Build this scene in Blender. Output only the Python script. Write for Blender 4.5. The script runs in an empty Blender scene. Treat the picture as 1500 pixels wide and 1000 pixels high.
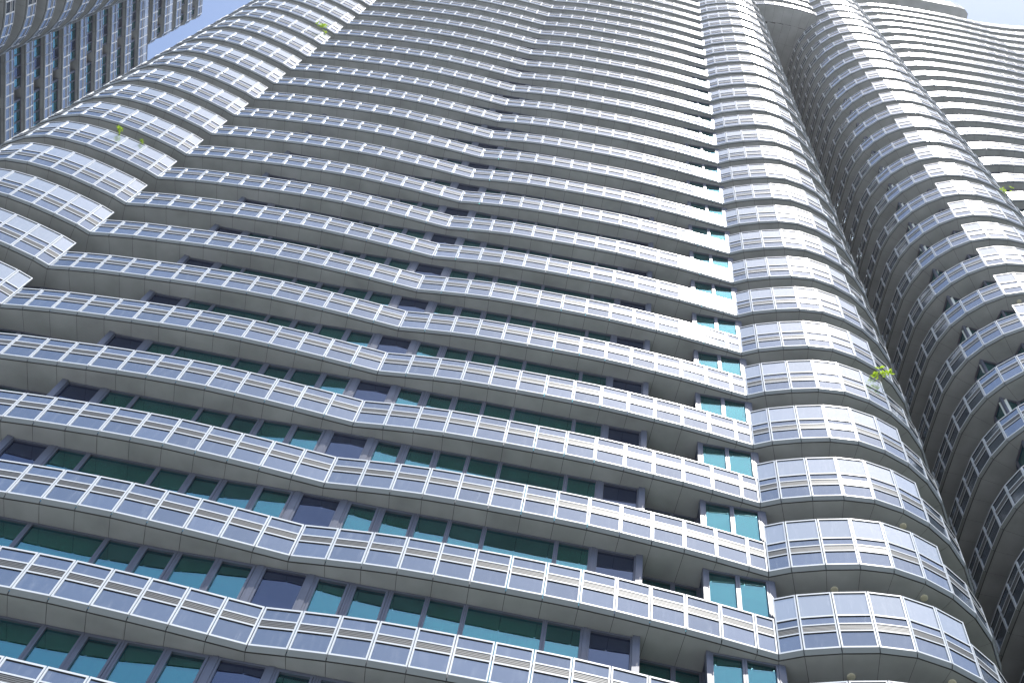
import bpy, math, random
import numpy as np
from mathutils import Vector, Matrix

random.seed(7)
rng = np.random.default_rng(7)
scene = bpy.context.scene
R = math.radians
EYE = 1.6                       # metres from the ground to the camera
FH = 3.2                        # storey height
ZB = 24.7366 + EYE              # height of the balustrade foot of level 0

# ------------------------------------------------------------------ camera
PITCH, ROLL = 1.17178, 0.265535
fw = Vector((0, math.cos(PITCH), math.sin(PITCH)))
rt0 = Vector((1, 0, 0)); up0 = rt0.cross(fw)
rt = rt0 * math.cos(ROLL) + up0 * math.sin(ROLL)
up = -rt0 * math.sin(ROLL) + up0 * math.cos(ROLL)
cam_data = bpy.data.cameras.new('camera')
cam = bpy.data.objects.new('camera', cam_data)
scene.collection.objects.link(cam)
cam_data.sensor_width = 36.0
cam_data.lens = 50.0
cam_data.clip_start = 0.1
cam_data.clip_end = 5000
cam.matrix_world = Matrix(((rt.x, up.x, -fw.x, 0), (rt.y, up.y, -fw.y, 0), (rt.z, up.z, -fw.z, EYE), (0, 0, 0, 1)))
scene.camera = cam

# ------------------------------------------------------------------ sky and sun
SUN_EL, SUN_AZ = 72.4, 155.5    # azimuth from +Y towards +X
world = bpy.data.worlds.new('World'); scene.world = world
world.use_nodes = True
wn = world.node_tree.nodes; wl = world.node_tree.links
wn.clear()
sky = wn.new('ShaderNodeTexSky'); sky.sky_type = 'NISHITA'; sky.sun_disc = False
sky.sun_elevation = R(SUN_EL); sky.sun_rotation = R(SUN_AZ)
sky.altitude = 0; sky.air_density = 1.0; sky.dust_density = 0.9; sky.ozone_density = 1.0
bg = wn.new('ShaderNodeBackground'); bg.inputs['Strength'].default_value = 0.15
wo = wn.new('ShaderNodeOutputWorld')
wl.new(sky.outputs[0], bg.inputs['Color']); wl.new(bg.outputs[0], wo.inputs['Surface'])
sd = bpy.data.lights.new('sun', 'SUN'); sd.energy = 4.4; sd.angle = R(0.53); sd.color = (1.0, 0.965, 0.91)
sun = bpy.data.objects.new('sun', sd); scene.collection.objects.link(sun)
sv = Vector((math.sin(R(SUN_AZ)) * math.cos(R(SUN_EL)), math.cos(R(SUN_AZ)) * math.cos(R(SUN_EL)), math.sin(R(SUN_EL))))
sun.rotation_euler = sv.to_track_quat('Z', 'Y').to_euler()
sun.location = (0, -20, 60)

vs = scene.view_settings
vs.view_transform = 'Standard'; vs.look = 'None'; vs.exposure = 0.68; vs.gamma = 1.0
vs.use_curve_mapping = False
try:
    scene.cycles.max_bounces = 8
    scene.cycles.transparent_max_bounces = 12
    scene.cycles.caustics_reflective = False
    scene.cycles.caustics_refractive = False
except Exception:
    pass

# ------------------------------------------------------------------ materials
def mat(name, col, rough=0.5, metal=0.0, ior=1.5, coat=0.0, vary=0.0, vscale=3.0, bump=0.0, bscale=40.0, streak=0.0):
    m = bpy.data.materials.new(name); m.use_nodes = True
    nt = m.node_tree; b = nt.nodes['Principled BSDF']
    b.inputs['Base Color'].default_value = (*col, 1)
    b.inputs['Roughness'].default_value = rough
    b.inputs['Metallic'].default_value = metal
    b.inputs['IOR'].default_value = ior
    b.inputs['Coat Weight'].default_value = coat
    geo = nt.nodes.new('ShaderNodeNewGeometry')
    if vary or streak:
        mp = nt.nodes.new('ShaderNodeMapping'); nt.links.new(geo.outputs['Position'], mp.inputs['Vector'])
        mp.inputs['Scale'].default_value = (vscale, vscale, vscale * (0.12 if streak else 1))
        nz = nt.nodes.new('ShaderNodeTexNoise'); nz.inputs['Scale'].default_value = 1.0; nz.inputs['Detail'].default_value = 5.0
        nt.links.new(mp.outputs[0], nz.inputs['Vector'])
        rp = nt.nodes.new('ShaderNodeMapRange')
        rp.inputs['From Min'].default_value = 0.3; rp.inputs['From Max'].default_value = 0.7
        k = vary or streak
        rp.inputs['To Min'].default_value = 1 - k; rp.inputs['To Max'].default_value = 1 + k
        nt.links.new(nz.outputs['Fac'], rp.inputs['Value'])
        mx = nt.nodes.new('ShaderNodeVectorMath'); mx.operation = 'SCALE'
        mx.inputs[0].default_value = col
        nt.links.new(rp.outputs[0], mx.inputs['Scale'])
        nt.links.new(mx.outputs[0], b.inputs['Base Color'])
    if bump:
        n2 = nt.nodes.new('ShaderNodeTexNoise'); n2.inputs['Scale'].default_value = bscale; n2.inputs['Detail'].default_value = 3
        nt.links.new(geo.outputs['Position'], n2.inputs['Vector'])
        bp = nt.nodes.new('ShaderNodeBump'); bp.inputs['Strength'].default_value = bump; bp.inputs['Distance'].default_value = 0.02
        nt.links.new(n2.outputs['Fac'], bp.inputs['Height']); nt.links.new(bp.outputs[0], b.inputs['Normal'])
    return m

def glass_panel(name, base, refl, rough, f0, dirt):
    """coated, back-painted glass: a dull painted body under a mirror coat, each pane a touch different, with faint dried rain streaks"""
    m = bpy.data.materials.new(name); m.use_nodes = True
    nt = m.node_tree; N = nt.nodes; L = nt.links; N.clear()
    out = N.new('ShaderNodeOutputMaterial')
    dif = N.new('ShaderNodeBsdfDiffuse'); gl = N.new('ShaderNodeBsdfGlossy'); mix = N.new('ShaderNodeMixShader')
    gl.distribution = 'BECKMANN'; gl.inputs['Color'].default_value = (*refl, 1); gl.inputs['Roughness'].default_value = rough
    geo = N.new('ShaderNodeNewGeometry')
    info = N.new('ShaderNodeObjectInfo')
    fr = N.new('ShaderNodeLayerWeight'); fr.inputs['Blend'].default_value = 0.35
    mr = N.new('ShaderNodeMapRange'); mr.inputs['To Min'].default_value = f0; mr.inputs['To Max'].default_value = min(1.0, f0 + 0.45)
    L.new(fr.outputs['Fresnel'], mr.inputs['Value'])
    rv = N.new('ShaderNodeMapRange'); rv.inputs['To Min'].default_value = 0.86; rv.inputs['To Max'].default_value = 1.1
    L.new(info.outputs['Random'], rv.inputs['Value'])
    mu = N.new('ShaderNodeMath'); mu.operation = 'MULTIPLY'
    L.new(mr.outputs[0], mu.inputs[0]); L.new(rv.outputs[0], mu.inputs[1]); L.new(mu.outputs[0], mix.inputs[0])
    mp = N.new('ShaderNodeMapping'); mp.inputs['Scale'].default_value = (9, 9, 1.3); L.new(geo.outputs['Position'], mp.inputs['Vector'])
    nz = N.new('ShaderNodeTexNoise'); nz.inputs['Scale'].default_value = 1.0; nz.inputs['Detail'].default_value = 6; nz.inputs['Roughness'].default_value = 0.65
    L.new(mp.outputs[0], nz.inputs['Vector'])
    r2 = N.new('ShaderNodeMapRange'); r2.inputs['From Min'].default_value = 0.52; r2.inputs['From Max'].default_value = 0.78
    r2.inputs['To Min'].default_value = 0; r2.inputs['To Max'].default_value = dirt
    L.new(nz.outputs['Fac'], r2.inputs['Value'])
    c = N.new('ShaderNodeMix'); c.data_type = 'RGBA'
    c.inputs['A'].default_value = (*base, 1); c.inputs['B'].default_value = (0.55, 0.55, 0.53, 1)
    L.new(r2.outputs[0], c.inputs['Factor']); L.new(c.outputs['Result'], dif.inputs['Color'])
    # panes are never perfectly plane
    n3 = N.new('ShaderNodeTexNoise'); n3.inputs['Scale'].default_value = 0.9; n3.inputs['Detail'].default_value = 1
    L.new(geo.outputs['Position'], n3.inputs['Vector'])
    bp = N.new('ShaderNodeBump'); bp.inputs['Strength'].default_value = 0.12; bp.inputs['Distance'].default_value = 0.02
    L.new(n3.outputs['Fac'], bp.inputs['Height']); L.new(bp.outputs[0], gl.inputs['Normal'])
    L.new(dif.outputs[0], mix.inputs[1]); L.new(gl.outputs[0], mix.inputs[2]); L.new(mix.outputs[0], out.inputs['Surface'])
    return m

def window_glass(name, tint, refl, f0):
    m = bpy.data.materials.new(name); m.use_nodes = True
    nt = m.node_tree; N = nt.nodes; L = nt.links; N.clear()
    out = N.new('ShaderNodeOutputMaterial')
    tr = N.new('ShaderNodeBsdfTransparent'); tr.inputs['Color'].default_value = (*tint, 1)
    gl = N.new('ShaderNodeBsdfGlossy'); gl.inputs['Color'].default_value = (*refl, 1); gl.inputs['Roughness'].default_value = 0.02
    geo = N.new('ShaderNodeNewGeometry')
    n3 = N.new('ShaderNodeTexNoise'); n3.inputs['Scale'].default_value = 1.3; n3.inputs['Detail'].default_value = 1
    L.new(geo.outputs['Position'], n3.inputs['Vector'])
    bp = N.new('ShaderNodeBump'); bp.inputs['Strength'].default_value = 0.2; bp.inputs['Distance'].default_value = 0.01
    L.new(n3.outputs['Fac'], bp.inputs['Height']); L.new(bp.outputs[0], gl.inputs['Normal'])
    fr = N.new('ShaderNodeLayerWeight'); fr.inputs['Blend'].default_value = 0.35
    mr = N.new('ShaderNodeMapRange'); mr.inputs['To Min'].default_value = f0; mr.inputs['To Max'].default_value = 0.95
    mix = N.new('ShaderNodeMixShader')
    L.new(fr.outputs['Fresnel'], mr.inputs['Value']); L.new(mr.outputs[0], mix.inputs[0])
    L.new(tr.outputs[0], mix.inputs[1]); L.new(gl.outputs[0], mix.inputs[2]); L.new(mix.outputs[0], out.inputs['Surface'])
    return m

M = {
    'frame': mat('silver_white_frame', (0.66, 0.67, 0.68), 0.33, 0.0, 1.5, vary=0.05, vscale=1.5),
    'pane': glass_panel('blue_grey_spandrel_glass', (0.06, 0.075, 0.10), (0.68, 0.745, 0.82), 0.13, 0.36, 0.25),
    'tall': glass_panel('pale_clear_balustrade_glass', (0.32, 0.34, 0.355), (0.84, 0.875, 0.90), 0.13, 0.36, 0.35),
    'gasket': mat('black_rubber_gasket', (0.008, 0.008, 0.01), 0.7),
    'louvre': mat('warm_grey_louvre', (0.14, 0.14, 0.137), 0.5),
    'fascia': mat('grey_beige_fascia', (0.20, 0.205, 0.19), 0.45, vary=0.06, vscale=0.8, streak=0),
    'soffit': mat('grey_beige_soffit', (0.36, 0.375, 0.375), 0.6, vary=0.18, vscale=1.1, bump=0.05, bscale=8),
    'slab': mat('dark_concrete_slab', (0.07, 0.07, 0.07), 0.9),
    'winframe': mat('slate_grey_window_frame', (0.09, 0.10, 0.14), 0.35, vary=0.08),
    'green': window_glass('green_tinted_window_glass', (0.20, 0.88, 0.62), (0.42, 0.86, 1.0), 0.23),
    'navy': glass_panel('dark_navy_window_panel', (0.010, 0.012, 0.03), (0.48, 0.60, 0.82), 0.03, 0.16, 0.03),
    'curtain': mat('pale_curtain_cloth', (0.78, 0.80, 0.74), 0.9),
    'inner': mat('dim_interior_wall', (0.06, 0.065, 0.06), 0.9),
    'lamp': mat('cream_lamp_cover', (0.70, 0.66, 0.50), 0.4),
    'wall': mat('light_grey_wall', (0.24, 0.24, 0.235), 0.7, vary=0.1, bump=0.1, bscale=3),
    'ground': mat('pale_paving', (0.30, 0.31, 0.315), 0.85, vary=0.12, vscale=0.15),
    'leaf': None,
}
lf = bpy.data.materials.new('bright_leaf'); lf.use_nodes = True
ln = lf.node_tree.nodes; ln.clear()
l1 = ln.new('ShaderNodeBsdfDiffuse'); l1.inputs['Color'].default_value = (0.42, 0.55, 0.05, 1)
l2 = ln.new('ShaderNodeBsdfTranslucent'); l2.inputs['Color'].default_value = (0.50, 0.68, 0.05, 1)
l3 = ln.new('ShaderNodeMixShader'); l3.inputs[0].default_value = 0.5; l4 = ln.new('ShaderNodeOutputMaterial')
lf.node_tree.links.new(l1.outputs[0], l3.inputs[1]); lf.node_tree.links.new(l2.outputs[0], l3.inputs[2]); lf.node_tree.links.new(l3.outputs[0], l4.inputs['Surface'])
M['leaf'] = lf
M['stem'] = mat('brown_stem', (0.10, 0.09, 0.04), 0.7)

# ------------------------------------------------------------------ object helpers
C = scene.collection
def new_mesh(name, verts, faces, m, slots=None, idx=None):
    me = bpy.data.meshes.new(name)
    me.from_pydata([tuple(map(float, v)) for v in verts], [], [tuple(f) for f in faces])
    if slots:
        for s in slots: me.materials.append(s)
        if idx is not None: me.polygons.foreach_set('material_index', idx)
    elif m is not None:
        me.materials.append(m)
    me.update()
    return me

def link(name, me, parent=None, mw=None, kind=None, label=None):
    o = bpy.data.objects.new(name, me); C.objects.link(o)
    if parent is not None: o.parent = parent
    if mw is not None: o.matrix_local = mw
    if kind: o['kind'] = kind
    if label: o['label'] = label
    return o

def thing(name, label, cat, loc=(0, 0, 0), group=None):
    o = bpy.data.objects.new(name, None); C.objects.link(o)
    o.location = loc; o['label'] = label; o['category'] = cat
    if group: o['group'] = group
    return o

BOXF = [(0, 3, 2, 1), (4, 5, 6, 7), (0, 1, 5, 4), (1, 2, 6, 5), (2, 3, 7, 6), (3, 0, 4, 7)]
def box(V, F, x0, x1, y0, y1, z0, z1):
    b = len(V)
    V += [(x0, y0, z0), (x1, y0, z0), (x1, y1, z0), (x0, y1, z0), (x0, y0, z1), (x1, y0, z1), (x1, y1, z1), (x0, y1, z1)]
    F += [tuple(i + b for i in f) for f in BOXF]

# ------------------------------------------------------------------ plan geometry
def offset(poly, d):
    """shift an open outline inwards (to its left) by d with mitred corners"""
    P = np.array(poly, float); n = len(P); out = []
    T = P[1:] - P[:-1]; T /= np.linalg.norm(T, axis=1)[:, None]
    NR = np.stack([-T[:, 1], T[:, 0]], 1)
    for i in range(n):
        if i == 0: v = NR[0]
        elif i == n - 1: v = NR[-1]
        else:
            v = NR[i - 1] + NR[i]; v = v / np.linalg.norm(v)
            v = v / max(0.55, float(v @ NR[i]))
        out.append(P[i] + v * d)
    return np.array(out)

def resample(pts, step=0.75):
    pts = [np.array(p, float) for p in pts]
    L = [0]
    for a, b in zip(pts[:-1], pts[1:]): L.append(L[-1] + np.linalg.norm(b - a))
    n = max(1, round(L[-1] / step)); out = []
    for s in np.linspace(0, L[-1], n + 1):
        j = min(len(L) - 2, int(np.searchsorted(L, s, 'right')) - 1)
        t = (s - L[j]) / (L[j + 1] - L[j]); out.append(tuple(pts[j] * (1 - t) + pts[j + 1] * t))
    return out

BULGE = [(-20.9, 24.0), (-20.9, 22.6), (-20.9, 21.2), (-20.8, 20.4), (-20.6, 19.7), (-20.25, 19.03), (-19.75, 18.42), (-19.1, 17.56 + 0.35), (-18.47, 17.19), (-17.73, 16.93),
         (-16.98, 16.85), (-16.23, 16.855), (-15.48, 16.93), (-14.74, 17.05), (-14.0, 17.2)]
BULGE = [(-21.0, 24.0), (-21.0, 22.5), (-21.0, 21.0), (-20.9, 20.27), (-20.68, 19.56), (-20.32, 18.9), (-19.82, 18.34), (-19.17, 17.62), (-18.45, 17.18), (-17.73, 16.93),
         (-16.98, 16.85), (-16.23, 16.855), (-15.48, 16.93), (-14.74, 17.05), (-14.0, 17.2)]
LEFT = [(-13.55, 17.34), (-12.94, 17.21), (-12.2, 17.07), (-11.455, 16.955), (-10.71, 16.845), (-9.97, 16.735), (-9.22, 16.64), (-8.48, 16.55),
        (-7.735, 16.475), (-6.99, 16.415), (-6.24, 16.38), (-5.49, 16.35), (-4.74, 16.33), (-3.99, 16.32)]
MID = [(-3.24, 16.31), (-2.5, 16.17), (-1.76, 16.04), (-1.03, 15.93), (-0.29, 15.845), (0.457, 15.77), (1.2, 15.70), (1.955, 15.635),
       (2.70, 15.58), (3.445, 15.545), (4.18, 15.525), (4.93, 15.505), (5.68, 15.505), (6.43, 15.515)]
COLA = [(6.875, 15.52), (7.315, 15.265), (8.01, 14.975), (8.72, 14.735), (9.455, 14.61), (10.2, 14.66)]
COLA_LOW = [(10.91, 14.84), (11.56, 15.17), (12.13, 15.66), (12.56, 16.27), (12.85, 16.97), (12.98, 17.71), (13.0, 18.46), (13.0, 19.21), (13.0, 20.0), (13.0, 21.0)]
VALLEY = [(13.0, 22.0), (14.2, 22.0)]
BLOW = [(15.4, 22.0), (15.38, 21.2), (15.3, 20.4), (15.24, 19.65), (15.18, 18.9), (15.14, 18.16), (15.12, 17.42), (15.23, 16.68), (15.46, 15.98), (15.84, 15.34), (16.32, 14.78)]
BRIDGE = [(11.5, 15.14), (12.2, 14.93), (12.94, 14.81), (13.69, 14.73), (14.44, 14.69), (15.19, 14.68), (15.9, 14.7)]
BRIDGE_B = [(16.3, 14.78)]
BTALL = [(16.91, 14.3), (17.57, 13.98), (18.29, 13.82), (19.0, 13.79), (19.72, 13.88), (20.34, 14.08)]
CFAC = resample([(20.87, 14.35), (21.6, 14.09), (22.79, 13.84), (25.46, 13.53), (28.2, 13.3), (31.17, 13.19)])
CRIGHT = resample([(31.17, 13.19), (33.1, 12.94), (34.5, 12.66), (38, 11.9), (43, 10.9)])

def outline(n):
    pts, tall = [], []
    def add(seq, t):
        pts.extend(seq); tall.extend([t] * len(seq))
    add(BULGE, True); add(LEFT, False); add(MID, False); add(COLA, True)
    if n < 28:
        add(COLA_LOW, False); add(VALLEY, False); add(BLOW, False)
    else:
        add(COLA_LOW[:1], False); add(BRIDGE, False); add(BRIDGE_B, False)
    add(BTALL, True); add(CFAC[:-1], False); add(CRIGHT, False)
    return pts, tall

E_PTS = [(-36.4, 16.8), (-35.9, 17.9), (-35.5, 18.9), (-35.0, 20.0), (-34.65, 20.75), (-34.42, 21.46), (-34.28, 22.2), (-34.23, 22.95), (-34.25, 23.7), (-34.38, 24.43), (-34.64, 25.13), (-35.02, 25.78),
         (-35.5, 26.34), (-36.08, 26.8)]
def d_outline(n):
    end = 31.55 if n >= 29 else 37.0
    face = resample([(-36.63, 27.05), (-36.40, 29.13), (-36.17, 31.55)] + ([] if n >= 29 else [(-35.55, 37.0)]))
    pts = E_PTS + face
    tall = [False] * len(E_PTS) + [n in (28, 30)] * len(face)
    if n >= 29:
        pts += [(-36.35, 31.95), (-36.8, 32.2), (-38, 32.2), (-40, 32.2)]; tall += [False] * 4
    return pts, tall

# ------------------------------------------------------------------ balustrade meshes (x along, y inwards, z up), cached by width
ST, RD, PR = 0.031, 0.05, 0.020     # stile width, frame depth, pane recess
_cache = {}
RAILS = {False: [(0.0, 0.048), (0.605, 0.643), (0.848, 0.890), (1.235, 1.285)],
         True: [(0.0, 0.048), (0.585, 0.625), (0.845, 0.885), (1.15, 1.20), (2.025, 2.07)]}
def frame_geo(w, tall):
    k = ('f', round(w, 3), tall)
    if k in _cache: return _cache[k]
    V, F = [], []; g = 0.010; top = RAILS[tall][-1][1]
    box(V, F, g, g + ST, 0, RD, 0, top); box(V, F, w - g - ST, w - g, 0, RD, 0, top)
    for a, b in RAILS[tall]:
        box(V, F, g + ST, w - g - ST, 0.001, RD - 0.004, a + (0 if a else 0.001), b - (0.001 if b == top else 0))
    _cache[k] = (np.array(V), F); return _cache[k]
def gasket_geo(w, tall):
    k = ('g', round(w, 3), tall)
    if k in _cache: return _cache[k]
    V, F = [], []; g = 0.010 + ST
    for a, b in RAILS[tall][1:]:
        box(V, F, g, w - g, 0.006, PR + 0.002, a - 0.017, a - 0.0005)
    _cache[k] = (np.array(V), F); return _cache[k]
def pane_geo(w, z0, z1, y=PR):
    k = ('p', round(w, 3), z0, z1, y)
    if k in _cache: return _cache[k]
    V, F = [], []; g = 0.010 + ST - 0.006
    box(V, F, g, w - g, y, y + 0.012, z0, z1)
    _cache[k] = (np.array(V), F); return _cache[k]
def louvre_geo(w, z0=0.648, z1=0.842):
    k = ('l', round(w, 3))
    if k in _cache: return _cache[k]
    V, F = [], []; g = 0.010 + ST + 0.001; n = 4; h = (z1 - z0) / n
    for i in range(n):
        a = z0 + i * h + 0.005
        box(V, F, g, w - g, 0.008, 0.022, a, a + h - 0.018)
    box(V, F, g, w - g, 0.034, 0.040, z0 - 0.005, z1 + 0.005)
    _cache[k] = (np.array(V), F); return _cache[k]
def prism(quad_bottom, z_of, th):
    V = [(x, y, z) for (x, y), z in zip(quad_bottom, z_of)] + [(x, y, z + th) for (x, y), z in zip(quad_bottom, z_of)]
    return np.array(V), [(0, 3, 2, 1), (4, 5, 6, 7), (0, 1, 5, 4), (1, 2, 6, 5), (2, 3, 7, 6), (3, 0, 4, 7)]

_meshes = {}
def shared(key, geo, m):
    k = (key, m.name)
    if k not in _meshes: _meshes[k] = new_mesh(key[0] if isinstance(key, tuple) else key, geo[0], geo[1], m)
    return _meshes[k]

class Mass:
    """many far pieces of one kind joined into one mesh"""
    def __init__(s): s.V = []; s.F = []; s.n = 0
    def add(s, V, F, T=None):
        V = np.asarray(V, float)
        if T is not None: V = V @ T[:3, :3].T + T[:3, 3]
        s.V.append(V); s.F += [tuple(i + s.n for i in f) for f in F]; s.n += len(V)
    def build(s, name, m, parent, kind='stuff'):
        if not s.n: return
        return link(name, new_mesh(name, np.concatenate(s.V), s.F, m), parent, kind=kind)

FPX = 50 / 36 * 1500
def project(p):
    d = np.array(p, float) - np.array([0, 0, EYE])
    x, y, z = d @ np.array(rt), d @ np.array(up), d @ np.array(fw)
    if z < 0.5: return (-9999, -9999, 1e9)
    return (750 + FPX * x / z, 500 - FPX * y / z, z)
def inframe(p, m=15):
    u, v, z = project(p); return -m < u < 1500 + m and -m < v < 1000 + m

def seg_matrix(p0, p1, z):
    t = (p1 - p0) / np.linalg.norm(p1 - p0)
    T = np.eye(4); T[:3, 0] = (t[0], t[1], 0); T[:3, 1] = (-t[1], t[0], 0); T[:3, 2] = (0, 0, 1); T[:3, 3] = (p0[0], p0[1], z)
    return T
def toM(T): return Matrix([list(map(float, r)) for r in T])

# every bay: one balustrade panel with the fascia and soffit panel below it
def collect_bays(levels, outl, facing_only=True):
    out = []
    for n in levels:
        pts, tall = outl(n)
        P = np.array(pts); F1 = offset(P, 0.05); S0 = offset(P, 0.082); S1 = offset(P, SOFF)
        for i in range(len(P) - 1):
            c = (P[i] + P[i + 1]) / 2; z = ZB + n * FH
            t = P[i + 1] - P[i]; nrm = np.array([t[1], -t[0]]); vis = float(nrm @ (-c)) > 0
            u, v, dist = project((c[0], c[1], z + 0.5))
            out.append(dict(n=n, i=i, P=P, F1=F1, S0=S0, S1=S1, tall=tall[i], z=z, c=c, vis=vis and inframe((c[0], c[1], z + 0.5)), dist=dist))
    return out
SOFF = 1.35

def lerp(a, b, t): return a * (1 - t) + b * t

def build_tower(root, levels, outl, near_max, roof_level, soff_rows=None):
    bays = collect_bays(levels, outl)
    cand = sorted([b for b in bays if b['vis']], key=lambda b: b['dist'])[:near_max]
    near = set(id(b) for b in cand)
    mass = {k: Mass() for k in ('frame', 'pane', 'tall', 'gasket', 'louvre', 'fascia', 'soffit')}
    balcony = {}
    for n in levels:
        pts, _ = outl(n)
        P = offset(pts, 0.07); Q = offset(pts, 1.6); z = ZB + n * FH
        V, F = [], []; k = len(P)
        for p in P: V.append((p[0], p[1], z - 0.118))
        for p in Q: V.append((p[0], p[1], z - 0.118))
        for p in P: V.append((p[0], p[1], z - 0.01))
        for p in Q: V.append((p[0], p[1], z - 0.01))
        for i in range(k - 1):
            F += [(i, k + i, k + i + 1, i + 1), (2 * k + i, 2 * k + i + 1, 3 * k + i + 1, 3 * k + i), (i, i + 1, 2 * k + i + 1, 2 * k + i)]
        balcony[n] = link('balcony', new_mesh('balcony', V, F, M['slab']), root)
    for b in bays:
        P, i, z = b['P'], b['i'], b['z']
        T = seg_matrix(P[i], P[i + 1], z); w = float(np.linalg.norm(P[i + 1] - P[i]))
        tall = b['tall']; par = balcony[b['n']]; isn = id(b) in near
        items = [('balustrade_frame', 'frame', ('balustrade_frame', round(w, 3), tall), frame_geo(w, tall), T),
                 ('lower_pane', 'pane', ('lower_pane', round(w, 3)), pane_geo(w, 0.044, 0.610), T),
                 ('gasket', 'gasket', ('gasket', round(w, 3), tall), gasket_geo(w, tall), T),
                 ('louvre', 'louvre', ('louvre', round(w, 3)), louvre_geo(w), T)]
        if tall:
            items.append(('upper_pane', 'pane', ('upper_pane_t', round(w, 3)), pane_geo(w, 0.88, 1.156), T))
            items.append(('tall_pane', 'tall', ('tall_pane', round(w, 3)), pane_geo(w, 1.195, 2.03), T))
        else:
            items.append(('upper_pane', 'pane', ('upper_pane', round(w, 3)), pane_geo(w, 0.885, 1.24), T))
        # fascia and soffit panels in plan coordinates, 10 mm joints
        e = 0.010 / w
        A, B = lerp(P[i], P[i + 1], e), lerp(P[i], P[i + 1], 1 - e)
        A1, B1 = lerp(b['F1'][i], b['F1'][i + 1], e), lerp(b['F1'][i], b['F1'][i + 1], 1 - e)
        fV, fF = prism([A1, B1, B, A], [z - 0.135, z - 0.135, z - 0.004, z - 0.004], 0.003)
        e = 0.005 / w
        C0, D0 = lerp(b['S0'][i], b['S0'][i + 1], e), lerp(b['S0'][i], b['S0'][i + 1], 1 - e)
        C1, D1 = lerp(b['S1'][i], b['S1'][i + 1], e), lerp(b['S1'][i], b['S1'][i + 1], 1 - e)
        sV, sF = prism([C1, D1, D0, C0], [z - 0.14] * 4, 0.006)
        fF = [f[::-1] for f in fF]; sF = [f[::-1] for f in sF]
        if isn:
            for nm, mk, key, geo, T_ in items:
                if nm == 'gasket': mass[mk].add(geo[0], geo[1], T_); continue
                link(nm, shared(key, geo, M[mk]), par, toM(T_))
            link('fascia_panel', new_mesh('fascia_panel', fV, fF, M['fascia']), par)
            link('soffit_panel', new_mesh('soffit_panel', sV, sF, M['soffit']), par)
        else:
            for nm, mk, key, geo, T_ in items: mass[mk].add(geo[0], geo[1], T_)
            mass['fascia'].add(fV, fF); mass['soffit'].add(sV, sF)
    mass['frame'].build('balustrade_framing', M['frame'], root)
    mass['pane'].build('balustrade_glazing', M['pane'], root)
    mass['tall'].build('tall_balustrade_glazing', M['tall'], root)
    mass['gasket'].build('gasket_strips', M['gasket'], root)
    mass['louvre'].build('louvre_strips', M['louvre'], root)
    mass['fascia'].build('fascia_cladding', M['fascia'], root)
    mass['soffit'].build('soffit_cladding', M['soffit'], root)
    return balcony

# ------------------------------------------------------------------ windows
def window_unit(w, h, kind, fs=0.05, sill=None):
    """frame of one window, its pane and what hangs behind; origin at the lower left, x along, y inwards"""
    V, F = [], []
    box(V, F, 0.003, fs, 0, 0.09, 0, h); box(V, F, w - fs, w - 0.003, 0, 0.09, 0, h)
    box(V, F, fs, w - fs, 0.002, 0.088, 0, 0.06); box(V, F, fs, w - fs, 0.002, 0.088, h - 0.06, h)
    if sill: box(V, F, fs, w - fs, 0.002, 0.088, sill, sill + 0.06)
    if kind == 'sash':
        s = fs + 0.02; t = 0.035
        box(V, F, fs + 0.008, s + t, -0.012, 0.05, sill + 0.075, h - 0.075); box(V, F, w - s - t, w - fs - 0.008, -0.012, 0.05, sill + 0.075, h - 0.075)
        box(V, F, s + t, w - s - t, -0.011, 0.05, sill + 0.075, sill + 0.12); box(V, F, s + t, w - s - t, -0.011, 0.05, h - 0.11, h - 0.075)
    fr = (V, F)
    V2, F2 = [], []; box(V2, F2, fs - 0.004, w - fs + 0.004, 0.052, 0.064, 0.05, h - 0.05)
    return fr, (V2, F2)
def curtain_geo(w, h, z0=0.0, amp=0.035):
    n = max(8, int(w / 0.03)); V, F = [], []
    for i in range(n + 1):
        x = w * i / n; y = 0.17 + amp * math.sin(i * 1.9 + 0.7 * math.sin(i * 0.37)) * (0.7 + 0.3 * math.sin(i * 0.61))
        V += [(x, y, z0), (x, y, h)]
    for i in range(n): F.append((2 * i, 2 * i + 2, 2 * i + 3, 2 * i + 1))
    return V, F

# the long recessed window wall of the main front: (x0, x1, kind)
WALLX = [(-10.48, 17.18), (-9.29, 17.08), (-8.6, 17.02), (-6.94, 16.885), (-6.18, 16.82), (-5.4, 16.75), (-4.6, 16.65), (-3.63, 16.555), (-2.58, 16.45),
         (-1.85, 16.39), (-1.03, 16.31), (-0.28, 16.23), (0.52, 16.165), (2.15, 16.03), (3.04, 15.955), (4.06, 15.87)]
def wy(x):
    xs = [p[0] for p in WALLX]; ys = [p[1] for p in WALLX]; return float(np.interp(x, xs, ys)) + 0.05
UNITS = [(-10.48, -10.36, 'post'), (-10.36, -9.46, 'navy'), (-9.46, -9.32, 'post'), (-9.32, -8.57, 'g'), (-8.57, -6.95, 'g'), (-6.95, -6.19, 'g'), (-6.19, -5.42, 'sash'),
         (-5.42, -4.63, 'g'), (-4.63, -3.79, 'sash'), (-3.79, -3.67, 'post'), (-3.67, -2.74, 'navy'), (-2.74, -2.62, 'post'), (-2.62, -1.84, 'sash'),
         (-1.84, -1.03, 'sash'), (-1.03, -0.28, 'g'), (-0.28, 0.51, 'g'), (0.51, 2.14, 'g'), (2.14, 2.92, 'g'), (2.92, 3.02, 'post'), (3.02, 3.94, 'navy'), (3.94, 4.06, 'post')]
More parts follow.
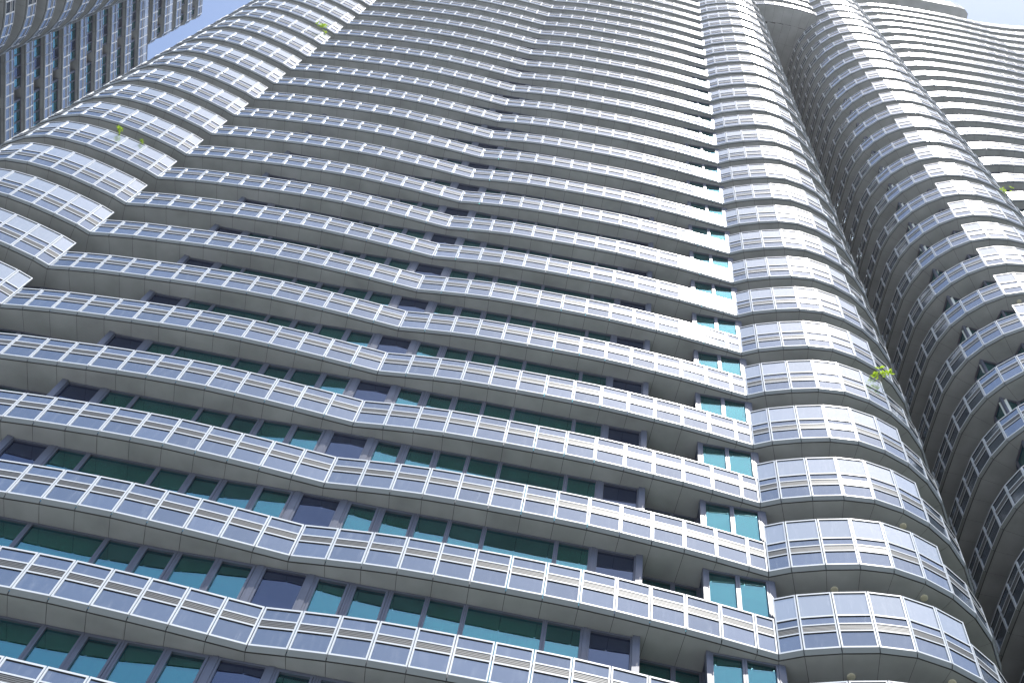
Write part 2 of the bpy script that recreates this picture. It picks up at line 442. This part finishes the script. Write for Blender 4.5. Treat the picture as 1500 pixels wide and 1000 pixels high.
def main_units():
    U = []
    for a, b, k in UNITS: U.append(((a, wy(a)), (b, wy(b)), k))
    # deep recess at the left end
    U += [((-13.6, 17.99), (-12.9, 17.9), 'g'), ((-12.9, 17.9), (-12.1, 17.83), 'g'), ((-12.1, 17.83), (-11.3, 17.76), 'g'), ((-11.3, 17.76), (-10.5, 17.7), 'g'),
          ((-10.5, 17.7), (-10.48, 17.18), 'post')]
    # recess at the right end and the projecting bay beside the rounded corner
    U += [((4.06, 15.87), (4.12, 16.39), 'post'), ((4.12, 16.39), (4.9, 16.34), 'g'), ((4.9, 16.34), (5.5, 16.31), 'g'), ((5.5, 16.31), (5.43, 15.79), 'navy'),
          ((5.43, 15.79), (5.52, 15.785), 'post'), ((5.52, 15.785), (6.21, 15.72), 'g'), ((6.21, 15.72), (6.9, 15.66), 'g'), ((6.9, 15.66), (7.04, 15.65), 'post'),
          ((7.04, 15.65), (7.1, 16.45), 'post')]
    return U
def chain(pts, kind='g', maxw=1.0):
    U = []
    for a, b in zip(pts[:-1], pts[1:]):
        a, b = np.array(a), np.array(b); n = max(1, math.ceil(np.linalg.norm(b - a) / maxw))
        for i in range(n): U.append((tuple(lerp(a, b, i / n)), tuple(lerp(a, b, (i + 1) / n)), kind))
    return U
A_WALL = [(7.1, 16.45), (8.4, 15.9), (9.5, 15.65), (10.5, 15.8), (11.3, 16.4), (11.8, 17.2), (12.0, 18.2), (12.0, 20), (12.0, 23.0)]
V_WALL = [(12.0, 23.0), (16.4, 23.0)]
B_WALL = [(16.4, 23.0), (16.35, 18.7), (15.92, 17.9), (16.4, 17.45), (15.93, 16.55), (15.85, 15.81), (16.46, 15.8), (16.9, 15.35), (16.96, 14.86), (17.5, 14.72), (18.3, 14.75), (19.0, 14.78), (19.9, 15.0), (20.7, 15.3)]
BULGE_WALL = [tuple(p) for p in offset(BULGE, 1.25)][1:-1]
BULGE_WALL = BULGE_WALL + [(-13.6, 17.99)]
C_LINE = [tuple(p) for p in offset(CFAC[:-1] + CRIGHT, 0.42)]
def tower_units(n):
    U = [(u, True) for u in main_units()]
    U += [(u, False) for u in chain(BULGE_WALL)]
    if n < 29:
        U += [(u, False) for u in chain(A_WALL)] + [(u, False) for u in chain(V_WALL)]
        bu = chain(B_WALL, maxw=1.2); U += [(u, True) for u in bu]
    else:
        U += [(u, False) for u in chain([(7.1, 16.45), (8.4, 15.9), (9.5, 15.65), (10.5, 15.8), (12, 15.9), (16.2, 15.6), (17.5, 14.9), (18.3, 14.75), (19.9, 15.0), (20.7, 15.3)])]
    U += [(u, True) for u in chain(C_LINE, maxw=0.8)]
    return U

def build_windows(root, levels, units, near_max, near_levels, inner=True):
    H = FH - 0.15
    mass = {k: Mass() for k in ('winframe', 'green', 'navy', 'curtain')}
    todo = []
    for n in levels:                       # windows standing on level n
        z = ZB + n * FH - 0.008
        for (a, b, kind), show in units(n):
            a, b = np.array(a), np.array(b); c = (a + b) / 2; w = float(np.linalg.norm(b - a))
            t = b - a; vis = show and float(np.array([t[1], -t[0]]) @ (-c)) > 0 and inframe((c[0], c[1], z + 2.6))
            todo.append((n, a, b, w, kind, z, vis, project((c[0], c[1], z + 2.5))[2]))
    cand = sorted([i for i, t in enumerate(todo) if t[6] and t[4] != 'post' and t[0] in near_levels], key=lambda i: todo[i][7])[:near_max]
    near = set(cand)
    for i, (n, a, b, w, kind, z, vis, dist) in enumerate(todo):
        T = seg_matrix(a, b, z)
        if kind == 'post':
            V, F = [], []; box(V, F, 0, w, -0.012, 0.14, 0, H)
            if vis and n in near_levels:
                link('mullion', new_mesh('mullion', V, F, M['winframe']), root, toM(T))
            else: mass['winframe'].add(V, F, T)
            continue
        sill = 1.45
        fr, pn = window_unit(w, H, kind, 0.05 if w > 0.5 else 0.03, sill)
        dark = kind == 'navy'
        rr = random.random(); rr2 = random.random()
        cur = None
        if not dark and rr < 0.8:
            cur = curtain_geo(w, H - 0.05, 0.02) if rr < 0.55 else curtain_geo(w, H - 0.05, H - 0.35 - 0.5 * rr2, 0.004)
        if i in near:
            o = link('window', new_mesh('window', fr[0], fr[1], M['winframe']), root, toM(T))
            link('pane', new_mesh('pane', pn[0], pn[1], M['navy' if dark else 'green']), o, label='dark navy pane' if dark else None)
            if cur: link('curtain', new_mesh('curtain', cur[0], cur[1], M['curtain']), o)
        else:
            mass['winframe'].add(fr[0], fr[1], T); mass['navy' if dark else 'green'].add(pn[0], pn[1], T)
            if cur and vis: mass['curtain'].add(cur[0], cur[1], T)
    mass['winframe'].build('window_framing', M['winframe'], root)
    mass['green'].build('window_glazing', M['green'], root)
    mass['navy'].build('dark_window_glazing', M['navy'], root)
    mass['curtain'].build('curtain_cloth', M['curtain'], root)

def plate(name, poly, z0, z1, m, root, kind=None):
    n = len(poly)
    V = [(p[0], p[1], z0) for p in poly] + [(p[0], p[1], z1) for p in poly]
    F = [tuple(range(n))[::-1], tuple(range(n, 2 * n))] + [(i, (i + 1) % n, n + (i + 1) % n, n + i) for i in range(n)]
    return link(name, new_mesh(name, V, F, m), root, kind=kind)

# ================================================================== ground
gv = [(-900, -900, 0), (900, -900, 0), (900, 900, 0), (-900, 900, 0)]
link('ground', new_mesh('ground', gv, [(0, 1, 2, 3)], M['ground']), kind='structure')

M['bounce_cut_patch'] = mat('added_dark_ground', (0.045, 0.07, 0.03), 0.9, vary=0.3, vscale=0.8)  # unseen dark ground, added to cut bounce light onto the valley undersides
link('bounce_cut_patch', new_mesh('bounce_cut_patch', [(7.5, -28, 0.02), (70, -28, 0.02), (70, 12, 0.02), (22, 13, 0.02), (16.3, 21.5, 0.02), (12.1, 21.5, 0.02), (7.5, 15, 0.02)], [(0, 1, 2, 3, 4, 5, 6)], M['bounce_cut_patch']), kind='structure')

# ================================================================== main tower
LEV = list(range(-4, 32))
tower = thing('apartment_tower', 'huge silver curved apartment tower with banded glass balconies and two rounded corner columns', 'apartment tower', (0, 18, 0))
_link = link
def link(name, me, parent=None, mw=None, kind=None, label=None):     # children of a thing are placed in world coordinates, a window's in its own
    o = _link(name, me, parent, None, kind, label)
    m_ = mw if mw is not None else Matrix.Identity(4)
    if parent is not None and not parent.name.startswith('window'):
        base = Vector((0, 0, 0)); q = parent
        while q is not None: base += q.location; q = q.parent
        m_ = Matrix.Translation(-base) @ m_
    o.matrix_basis = m_
    return o
balcony = build_tower(tower, LEV, outline, 300, 32)
build_windows(tower, LEV[:-1], tower_units, 300, set(range(-4, 9)))

# inner floors and cores that close the building behind its windows
CORE = [(-19.0, 24), (-19.0, 20.0), (-17.8, 18.8), (-14.2, 18.9), (-10.3, 18.6), (-4, 17.6), (3.5, 16.95), (7.3, 16.95), (8.6, 16.6), (10.4, 16.6), (11.2, 17.6), (11.3, 30), (-19.0, 33)]
CORE2 = [(11.3, 23.8), (17.0, 23.8), (17.0, 17.5), (17.1, 16.4), (17.8, 15.6), (19.2, 15.6), (20.7, 16.3), (22, 15.2), (31, 14.4), (43, 12.4), (45, 24), (11.3, 30)]
cz0, cz1 = 0.0, ZB + 31 * FH + 2.6
plate('core_wall', CORE, cz0, cz1, M['inner'], tower)
plate('core_wall', CORE2, cz0, ZB + 31 * FH - 0.02, M['inner'], tower)
# street-level base under the lowest balconies
BASE = [tuple(p) for p in offset(outline(0)[0], 0.9)]
plate('base_wall', BASE + [(45, 24), (45, 34), (-21, 34)], 0.0, ZB - 4 * FH - 0.2, M['wall'], tower)
# underside of the floor that bridges the gap between the two rounded columns
V, F = [], []
zb = ZB + 28 * FH
xs = np.arange(10.9, 17.1, 0.62); ys = [15.9, 17.6, 19.3, 21.0, 23.0]
Bm = offset(outline(28)[0], SOFF)
def front_y(x): return float(np.interp(x, [p[0] for p in Bm if 10 < p[0] < 18], [p[1] for p in Bm if 10 < p[0] < 18]))
for xa, xb in zip(xs[:-1], xs[1:]):
    yy = [max(front_y(xa), front_y(xb)) + 0.0] + ys[1:]
    for ya, yb in zip(yy[:-1], yy[1:]):
        o = len(V); box(V, F, xa + 0.007, xb - 0.007, ya + 0.008, yb - 0.008, zb - 0.14, zb - 0.12)
link('bridge_soffit', new_mesh('bridge_soffit', V, F, M['soffit']), tower)
plate('bridge_floor', [(10.8, 15.6), (17.2, 15.2), (17.2, 23.9), (10.8, 23.9)], zb - 0.118, zb - 0.02, M['slab'], tower)

# top floor overhang above the right-hand front
OV = [(19.5, 15.2), (20.9, 14.2), (22.5, 13.72), (24.2, 13.47), (26.9, 13.2), (28.75, 13.08), (30.0, 12.97), (30.75, 13.0), (31.15, 13.3), (31.3, 14.2), (31.0, 18.0), (19.5, 18.0)]
zt = ZB + 33 * FH
plate('roof_overhang', OV, zt - 0.15, zt + 0.02, M['soffit'], tower)
ovp = resample(OV[1:10]); fmass = Mass(); pmass = Mass()
for a, b in zip(ovp[:-1], ovp[1:]):
    a, b = np.array(a), np.array(b); T = seg_matrix(a, b, zt + 0.03); w = float(np.linalg.norm(b - a))
    g = frame_geo(w, True); fmass.add(g[0], g[1], T)
    for z0_, z1_ in ((0.05, 0.606), (0.62, 0.85), (0.88, 1.156), (1.195, 2.03)):
        g = pane_geo(w, z0_, z1_); pmass.add(g[0], g[1], T)
fmass.build('roof_balustrade', M['frame'], tower, None); pmass.build('roof_glazing', M['tall'], tower, None)
plate('roof_wall', [(19.8, 15.6), (22, 15.4), (29.8, 14.6), (29.8, 20), (19.8, 20)], ZB + 31 * FH, zt + 3.4, M['wall'], tower)
plate('roof_slab', [(-20, 18.6), (-10.3, 18), (7, 16.6), (11, 16), (11, 30), (-20, 30)], cz1, cz1 + 0.3, M['wall'], tower)
plate('roof_slab', [(11, 16), (20, 15.5), (31, 14.6), (44, 12.6), (44, 26), (11, 30)], ZB + 31 * FH - 0.018, ZB + 31 * FH - 0.012, M['wall'], tower)

# round lamps on the undersides of the rounded corner
def disc(px, py, n):
    V, F = [], []; k = 20; z = ZB + n * FH - 0.141
    prof = [(0.0, 0.0), (0.0, 0.085), (-0.02, 0.085), (-0.028, 0.06), (-0.03, 0.02)]
    for dz, r in prof[1:]:
        for i in range(k): V.append((px + r * math.cos(2 * math.pi * i / k), py + r * math.sin(2 * math.pi * i / k), z + dz))
    for j in range(3):
        for i in range(k): F.append((j * k + i, j * k + (i + 1) % k, (j + 1) * k + (i + 1) % k, (j + 1) * k + i))
    F.append(tuple(3 * k + i for i in range(k)))
    return V, F
def lamp_at(u, v, n):
    d = rt * ((u - 750) / FPX) + up * (-(v - 500) / FPX) + fw
    t = (ZB + n * FH - 0.155 - EYE) / d.z
    V, F = disc(d.x * t, d.y * t, n); link('soffit_lamp', new_mesh('soffit_lamp', V, F, M['lamp']), tower)
for u, v, n in [(1323, 770.5, 2), (1353.8, 875.5, 1), (1247, 991, 0), (1222.4, 863.8, 1), (1493, 442, 8), (1395, 1000, 0)]: lamp_at(u, v, n)

# ================================================================== second tower, upper left
tower2 = thing('apartment_tower', 'second silver tower at the upper left with steep balcony bands and a rounded corner', 'apartment tower', (-40, 28, 0))
LEV2 = list(range(8, 34))
build_tower(tower2, LEV2, d_outline, 300, 34)
def d_units(n):
    pts, _ = d_outline(n); W = [tuple(p) for p in offset(pts, 0.27)]
    U = []
    k0 = len(E_PTS)
    for i, (a, b) in enumerate(zip(W[k0 - 1:-1], W[k0:])):
        j = i % 7
        if j == 5:
            a, b = np.array(a), np.array(b); t = (b - a) / np.linalg.norm(b - a); nr = np.array([-t[1], t[0]]) * 0.5
            U += [((tuple(a), tuple(a + nr), 'post'), True), ((tuple(a + nr), tuple(b + nr), 'navy'), True), ((tuple(b + nr), tuple(b), 'post'), True)]
        else:
            U.append(((a, b, 'navy' if j == 3 else 'g'), True))
    W2 = [tuple(p) for p in offset(E_PTS, 1.0)]
    U += [(u, False) for u in chain(W2)]
    return U
build_windows(tower2, LEV2[:-1], d_units, 220, set(range(8, 34)))
plate('core_wall', [(-37.6, 17), (-37.2, 20), (-36.5, 22), (-36.4, 24), (-37.4, 26), (-38.0, 27.5), (-37.6, 31.0), (-46, 31.0), (-46, 17)], 0, ZB + 33 * FH - 0.03, M['inner'], tower2)
plate('core_wall', [(-37.6, 31.0), (-37.0, 37.5), (-46, 37.5), (-46, 31.0)], 0, ZB + 29 * FH - 0.03, M['inner'], tower2)
plate('base_wall', [(-37.8, 17.0), (-35.8, 21), (-35.6, 24), (-36.6, 26.5), (-37.6, 27.4), (-36.7, 37.2), (-46.5, 37.2), (-46.5, 17.0)], 0, ZB + 8 * FH - 0.2, M['wall'], tower2)

# ================================================================== weeds rooted in the balconies
def weed(u, v, dist_n, size, seed, label, poly_pt=None):
    """a self-sown plant; the pixel only says where on the storey's edge it grows"""
    rd = random.Random(seed)
    d = rt * ((u - 750) / FPX) + up * (-(v - 500) / FPX) + fw
    z = ZB + dist_n * FH
    t = (z - EYE) / d.z
    c = Vector((d.x * t, d.y * t, z))
    root = thing('weed_plant', label, 'plant', c, 'weeds growing on the balconies')
    SV, SF, LV, LF = [], [], [], []
    outd = Vector((-c.x, -c.y, 0)).normalized()
    for s in range(7):
        ang = rd.uniform(-1.6, 1.6); dr = Vector((outd.x * math.cos(ang) - outd.y * math.sin(ang), outd.x * math.sin(ang) + outd.y * math.cos(ang), rd.uniform(0.2, 1.2))).normalized()
        L = size * rd.uniform(0.45, 1.0); p0 = Vector((0, 0, -0.1)); side = dr.cross(Vector((0, 0, 1))).normalized(); up_ = side.cross(dr)
        prev = p0
        for j in range(5):
            q = p0 + dr * L * (j + 1) / 5 + Vector((0, 0, -0.12 * L * (j / 4) ** 2))
            b = len(SV)
            for pp in (prev, q):
                for a in range(3):
                    aa = a * 2.09; SV.append(tuple(pp + (side * math.cos(aa) + up_ * math.sin(aa)) * 0.004))
            SF += [(b, b + 1, b + 4, b + 3), (b + 1, b + 2, b + 5, b + 4), (b + 2, b, b + 3, b + 5)]
            prev = q
        for k in range(9):      # a palm-like tuft of narrow leaves at the tip and a few along the stem
            base = prev if k < 6 else p0 + dr * L * rd.uniform(0.4, 0.9)
            a = rd.uniform(0, 6.28); ld = (dr * rd.uniform(0.1, 0.9) + side * math.cos(a) + up_ * math.sin(a)).normalized()
            ll = size * rd.uniform(0.28, 0.48); wd = ll * 0.16
            sd_ = ld.cross(Vector((rd.uniform(-1, 1), rd.uniform(-1, 1), 1))).normalized(); nn = sd_.cross(ld)
            b = len(LV)
            LV += [tuple(base), tuple(base + ld * ll * 0.35 + sd_ * wd + nn * 0.01), tuple(base + ld * ll * 0.35 - sd_ * wd + nn * 0.01), tuple(base + ld * ll * 0.75 + sd_ * wd * 0.6),
                   tuple(base + ld * ll * 0.75 - sd_ * wd * 0.6), tuple(base + ld * ll - nn * 0.03), tuple(base + ld * ll * 0.5 - nn * 0.01)]
            LF += [(b, b + 1, b + 6), (b, b + 6, b + 2), (b + 1, b + 3, b + 6), (b + 2, b + 6, b + 4), (b + 3, b + 5, b + 6), (b + 4, b + 6, b + 5)]
    link('stem', new_mesh('stem', SV, SF, M['stem']), root, Matrix.Translation(c))
    link('foliage', new_mesh('foliage', LV, LF, M['leaf']), root, Matrix.Translation(c), kind='stuff')

weed(1291, 556, 4.66, 0.42, 3, 'bright green weed sprouting over the glass at the right edge of the near rounded column')
weed(172, 192, 7.655, 0.25, 5, 'small yellow-green weed on a curved balcony rim just below the second tower')
weed(207, 208, 7.655, 0.13, 8, 'tiny trailing weed on the curved balcony rim beside a larger yellow-green one')
weed(471, 43, 15.66, 0.38, 11, 'small green weed tuft high up on the rounded left corner of the main tower')
weed(1475, 283, 13.02, 0.40, 14, 'leafy green weed on the outer edge of the far rounded column at the right')

# ================================================================== thin scattering volume, added to stand in for lens glare over the tower tops
hv, hf = [], []; box(hv, hf, -160, 160, -60, 160, -1.0, zt + 8)
hm = bpy.data.materials.new('glare_volume'); hm.use_nodes = True
hn = hm.node_tree.nodes; hn.clear()
ho = hn.new('ShaderNodeOutputMaterial'); hp = hn.new('ShaderNodeVolumePrincipled')
hp.inputs['Color'].default_value = (0.92, 0.95, 1.0, 1); hp.inputs['Density'].default_value = 0.0002; hp.inputs['Anisotropy'].default_value = 0.7
hm.node_tree.links.new(hp.outputs[0], ho.inputs['Volume'])
link('glare_volume', new_mesh('glare_volume', hv, hf, hm), kind='stuff')
